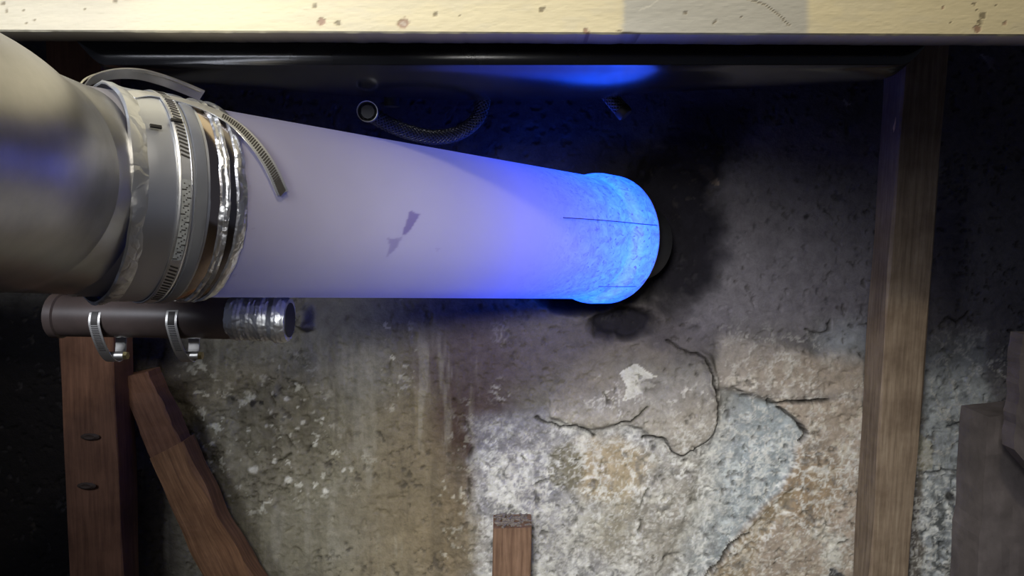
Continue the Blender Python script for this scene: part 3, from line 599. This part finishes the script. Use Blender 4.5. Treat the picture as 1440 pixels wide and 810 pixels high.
# perforated strap end lying on the white tube
e=empty('strap_tail',cyl(.36,.8,.1)); R_=.1045
pl=[(182,134),(205,133),(235,139),(265,147),(300,160),(330,178),(355,202),(378,234),(392,262),(397,272)]
q=[pipe_hit(a,b,R_) for a,b in pl]; q=spline([(a,b,0) for a,b in q],10)
pts=[cyl(a[0],a[1],R_+.002*math.sin(i/len(q)*3.1)) for i,a in enumerate(q)]
ribbon('band',pts,.0135,M['clampsteel'],e,.0009); sl=[]
for i in range(44,len(pts)-1):
    for fr_ in (0,):
        p=pts[i]*(1-fr_)+pts[i+1]*fr_; T=pts[i+1]-pts[i]; T/=np.linalg.norm(T); rad=p-(A0+AX*((p-A0)@AX)); rad-=T*(rad@T); rad/=np.linalg.norm(rad); W=np.cross(T,rad); a1=W*.93+T*.36; a1/=np.linalg.norm(a1)
        sl.append(box_geo(p+rad*.0009,a1,np.cross(rad,a1),rad,.0085,.0017,.0007))
v2,f2=tube_geo([p-AX*.0066 for p in pts],.0008,6); mesh('rolled_edge',v2,f2,M['edge'],e)
v,f=join(sl); z=mesh('slots',v,f,M['slot'],e,smooth=False); z['kind']='stuff'; tag(e,'perforated steel strap end curling over the white pipe','strap')
# rising loose strap end above the joint
e=empty('strap_tail',cyl(.25,1.4,.11))
pts=spline([P(112,128,.74),P(128,114,.755),P(160,105,.775),(P(195,105,.795)),P(228,113,.815),P(258,124,.835),P(284,135,.85)],10)
def wd(t,T,rad,W):
    u=W*math.cos(.5)+rad*math.sin(.5); return u/np.linalg.norm(u)
ribbon('band',pts,.013,M['steel'],e,.0012,wd)
v,f=tube_geo([p+np.array([0,-.004,.003]) for p in pts],.0009,6); mesh('rolled_edge',v,f,M['edge'],e); tag(e,'loose steel strap end arching above the foil joint','strap')
# ------------------------------------------------------------------ steel elbow duct
el=empty('steel_elbow_duct',A0+AX*.1)
J=AP+AD*.245
path=[J,AP+AD*.215,np.array([-.420,-.094,.645]),np.array([-.416,-.094,.60]),np.array([-.406,-.097,.54]),np.array([-.41,-.094,.45]),np.array([-.41,-.094,.28])]
pts=[c2w(p+np.array([-.008,0,0])*(k>10)) for k,p in enumerate(spline(path,10))]; v,f=tube_geo(pts,.098,120,False); mesh('elbow_tube',v,f,M['galv'],el)
tag(el,'large dull steel duct elbow coming from the left foreground','duct')
# ------------------------------------------------------------------ brown waste pipe with clamps
bp=empty('brown_pipe',P(240,446,.97)); Yb=.97; K=.97/1.12
a=P(84,444,Yb);b=P(392,449,Yb); ax=b-a; ax/=np.linalg.norm(ax)
v,f=tube_geo([a,b],.031*K,48); mesh('tube',v,f,M['brownpipe'],bp)
v,f=tube_geo([a-ax*.008,a-ax*.006,a+ax*.004,a+ax*.006],[.030*K,.0335*K,.0335*K,.031*K],48); mesh('end_rim',v,f,M['brownpipe'],bp)
u=P(325,446,Yb);w2=P(407,450,Yb); L=w2-u; rr=[.0315,.0335,.0345,.034,.0325,.0335,.0325,.033,.034,.0325,.0315,.035,.0352,.034,.0315]; rr=[q*K for q in np.interp(np.linspace(0,14,43),range(15),rr)]; rr=[q*(1+.012*math.sin(i*2.1)) for i,q in enumerate(rr)]; 
rng=np.random.RandomState(3); v,f=tube_geo([u+L*i/42 for i in range(43)],rr,72); v=[np.array(p)+(rng.rand(3)-.5)*.0011 for p in v]
tag(mesh('foil_wrap',v,f,M['foil_dull'],bp),'crinkled foil wrapped round the open end'); tag(bp,'horizontal dark brown pipe below the white pipe, foil wrapped at its right end','pipe')
for k,(cx_,lab_) in enumerate([(150,'slotted hose clamp hanging on the brown pipe before the left post'),(255,'slotted hose clamp hanging on the brown pipe nearest the foil wrap')]):
    e=empty('hose_clamp',P(cx_,450,Yb)); c0=P(cx_,452,Yb); n=72; pts=[];nor=[]
    drop=.030*K
    for i in range(n):
        t=2*math.pi*i/n; yy=-.0335*K*math.cos(t); zz=.0318*K*math.sin(t)
        if zz<0: zz*=1+drop/(.034*K)
        pts.append(c0+np.array([(.010*(-zz/.06) if zz<0 else 0),yy,zz])); 
    v=[];f=[];wd_=.0165*K
    for i in range(n):
        T=pts[(i+1)%n]-pts[i-1]; T/=np.linalg.norm(T); out=np.cross(T,[1,0,0]); out/=np.linalg.norm(out)
        if out@(pts[i]-c0)<0: out=-out
        nor.append((T,out))
        for a_,b_ in ((-.5,0),(.5,0),(.5,1),(-.5,1)): v.append(pts[i]+np.array([1,0,0])*wd_*a_+out*.001*b_)
    for i in range(n):
        j=(i+1)%n
        for q_ in range(4): f.append((i*4+q_,i*4+(q_+1)%4,j*4+(q_+1)%4,j*4+q_))
    mesh('band',v,f,M['steel'],e,smooth=False); sl=[]
    for i in range(n):
        t=2*math.pi*i/n
        for q_ in (0,.5):
            if math.cos(t)>.72 and math.sin(t)<.5: 
                p=pts[i]*(1-q_)+pts[(i+1)%n]*q_; T,out=nor[i]; sl.append(box_geo(p+out*.0011,(1,0,0),T,out,.0085,.0013,.0006))
    v,f=join(sl); z=mesh('slots',v,f,M['slot'],e,smooth=False); z['kind']='stuff'
    c=P(cx_+14,500,Yb-.010); v,f=tube_geo([c-np.array([.010,0,0]),c+np.array([.010,0,0])],.0052,14); mesh('screw_housing',v,f,M['steel'],e)
    v,f=tube_geo([c+np.array([.010,0,0]),c+np.array([.0145,0,0])],[.0058,.005],6); tag(mesh('screw_head',v,f,simple('brass_screw',(.5,.42,.2),.35,1,50,.1,0),e),'brass coloured screw head')
    tag(e,lab_,'hose clamp','slotted clamps hanging on the brown pipe')
v,f=tube_geo([w2+ax*.0002,w2+ax*.0012],.026*K,40); tag(mesh('bore',v,f,M['rubber'],bp),'dark open mouth')
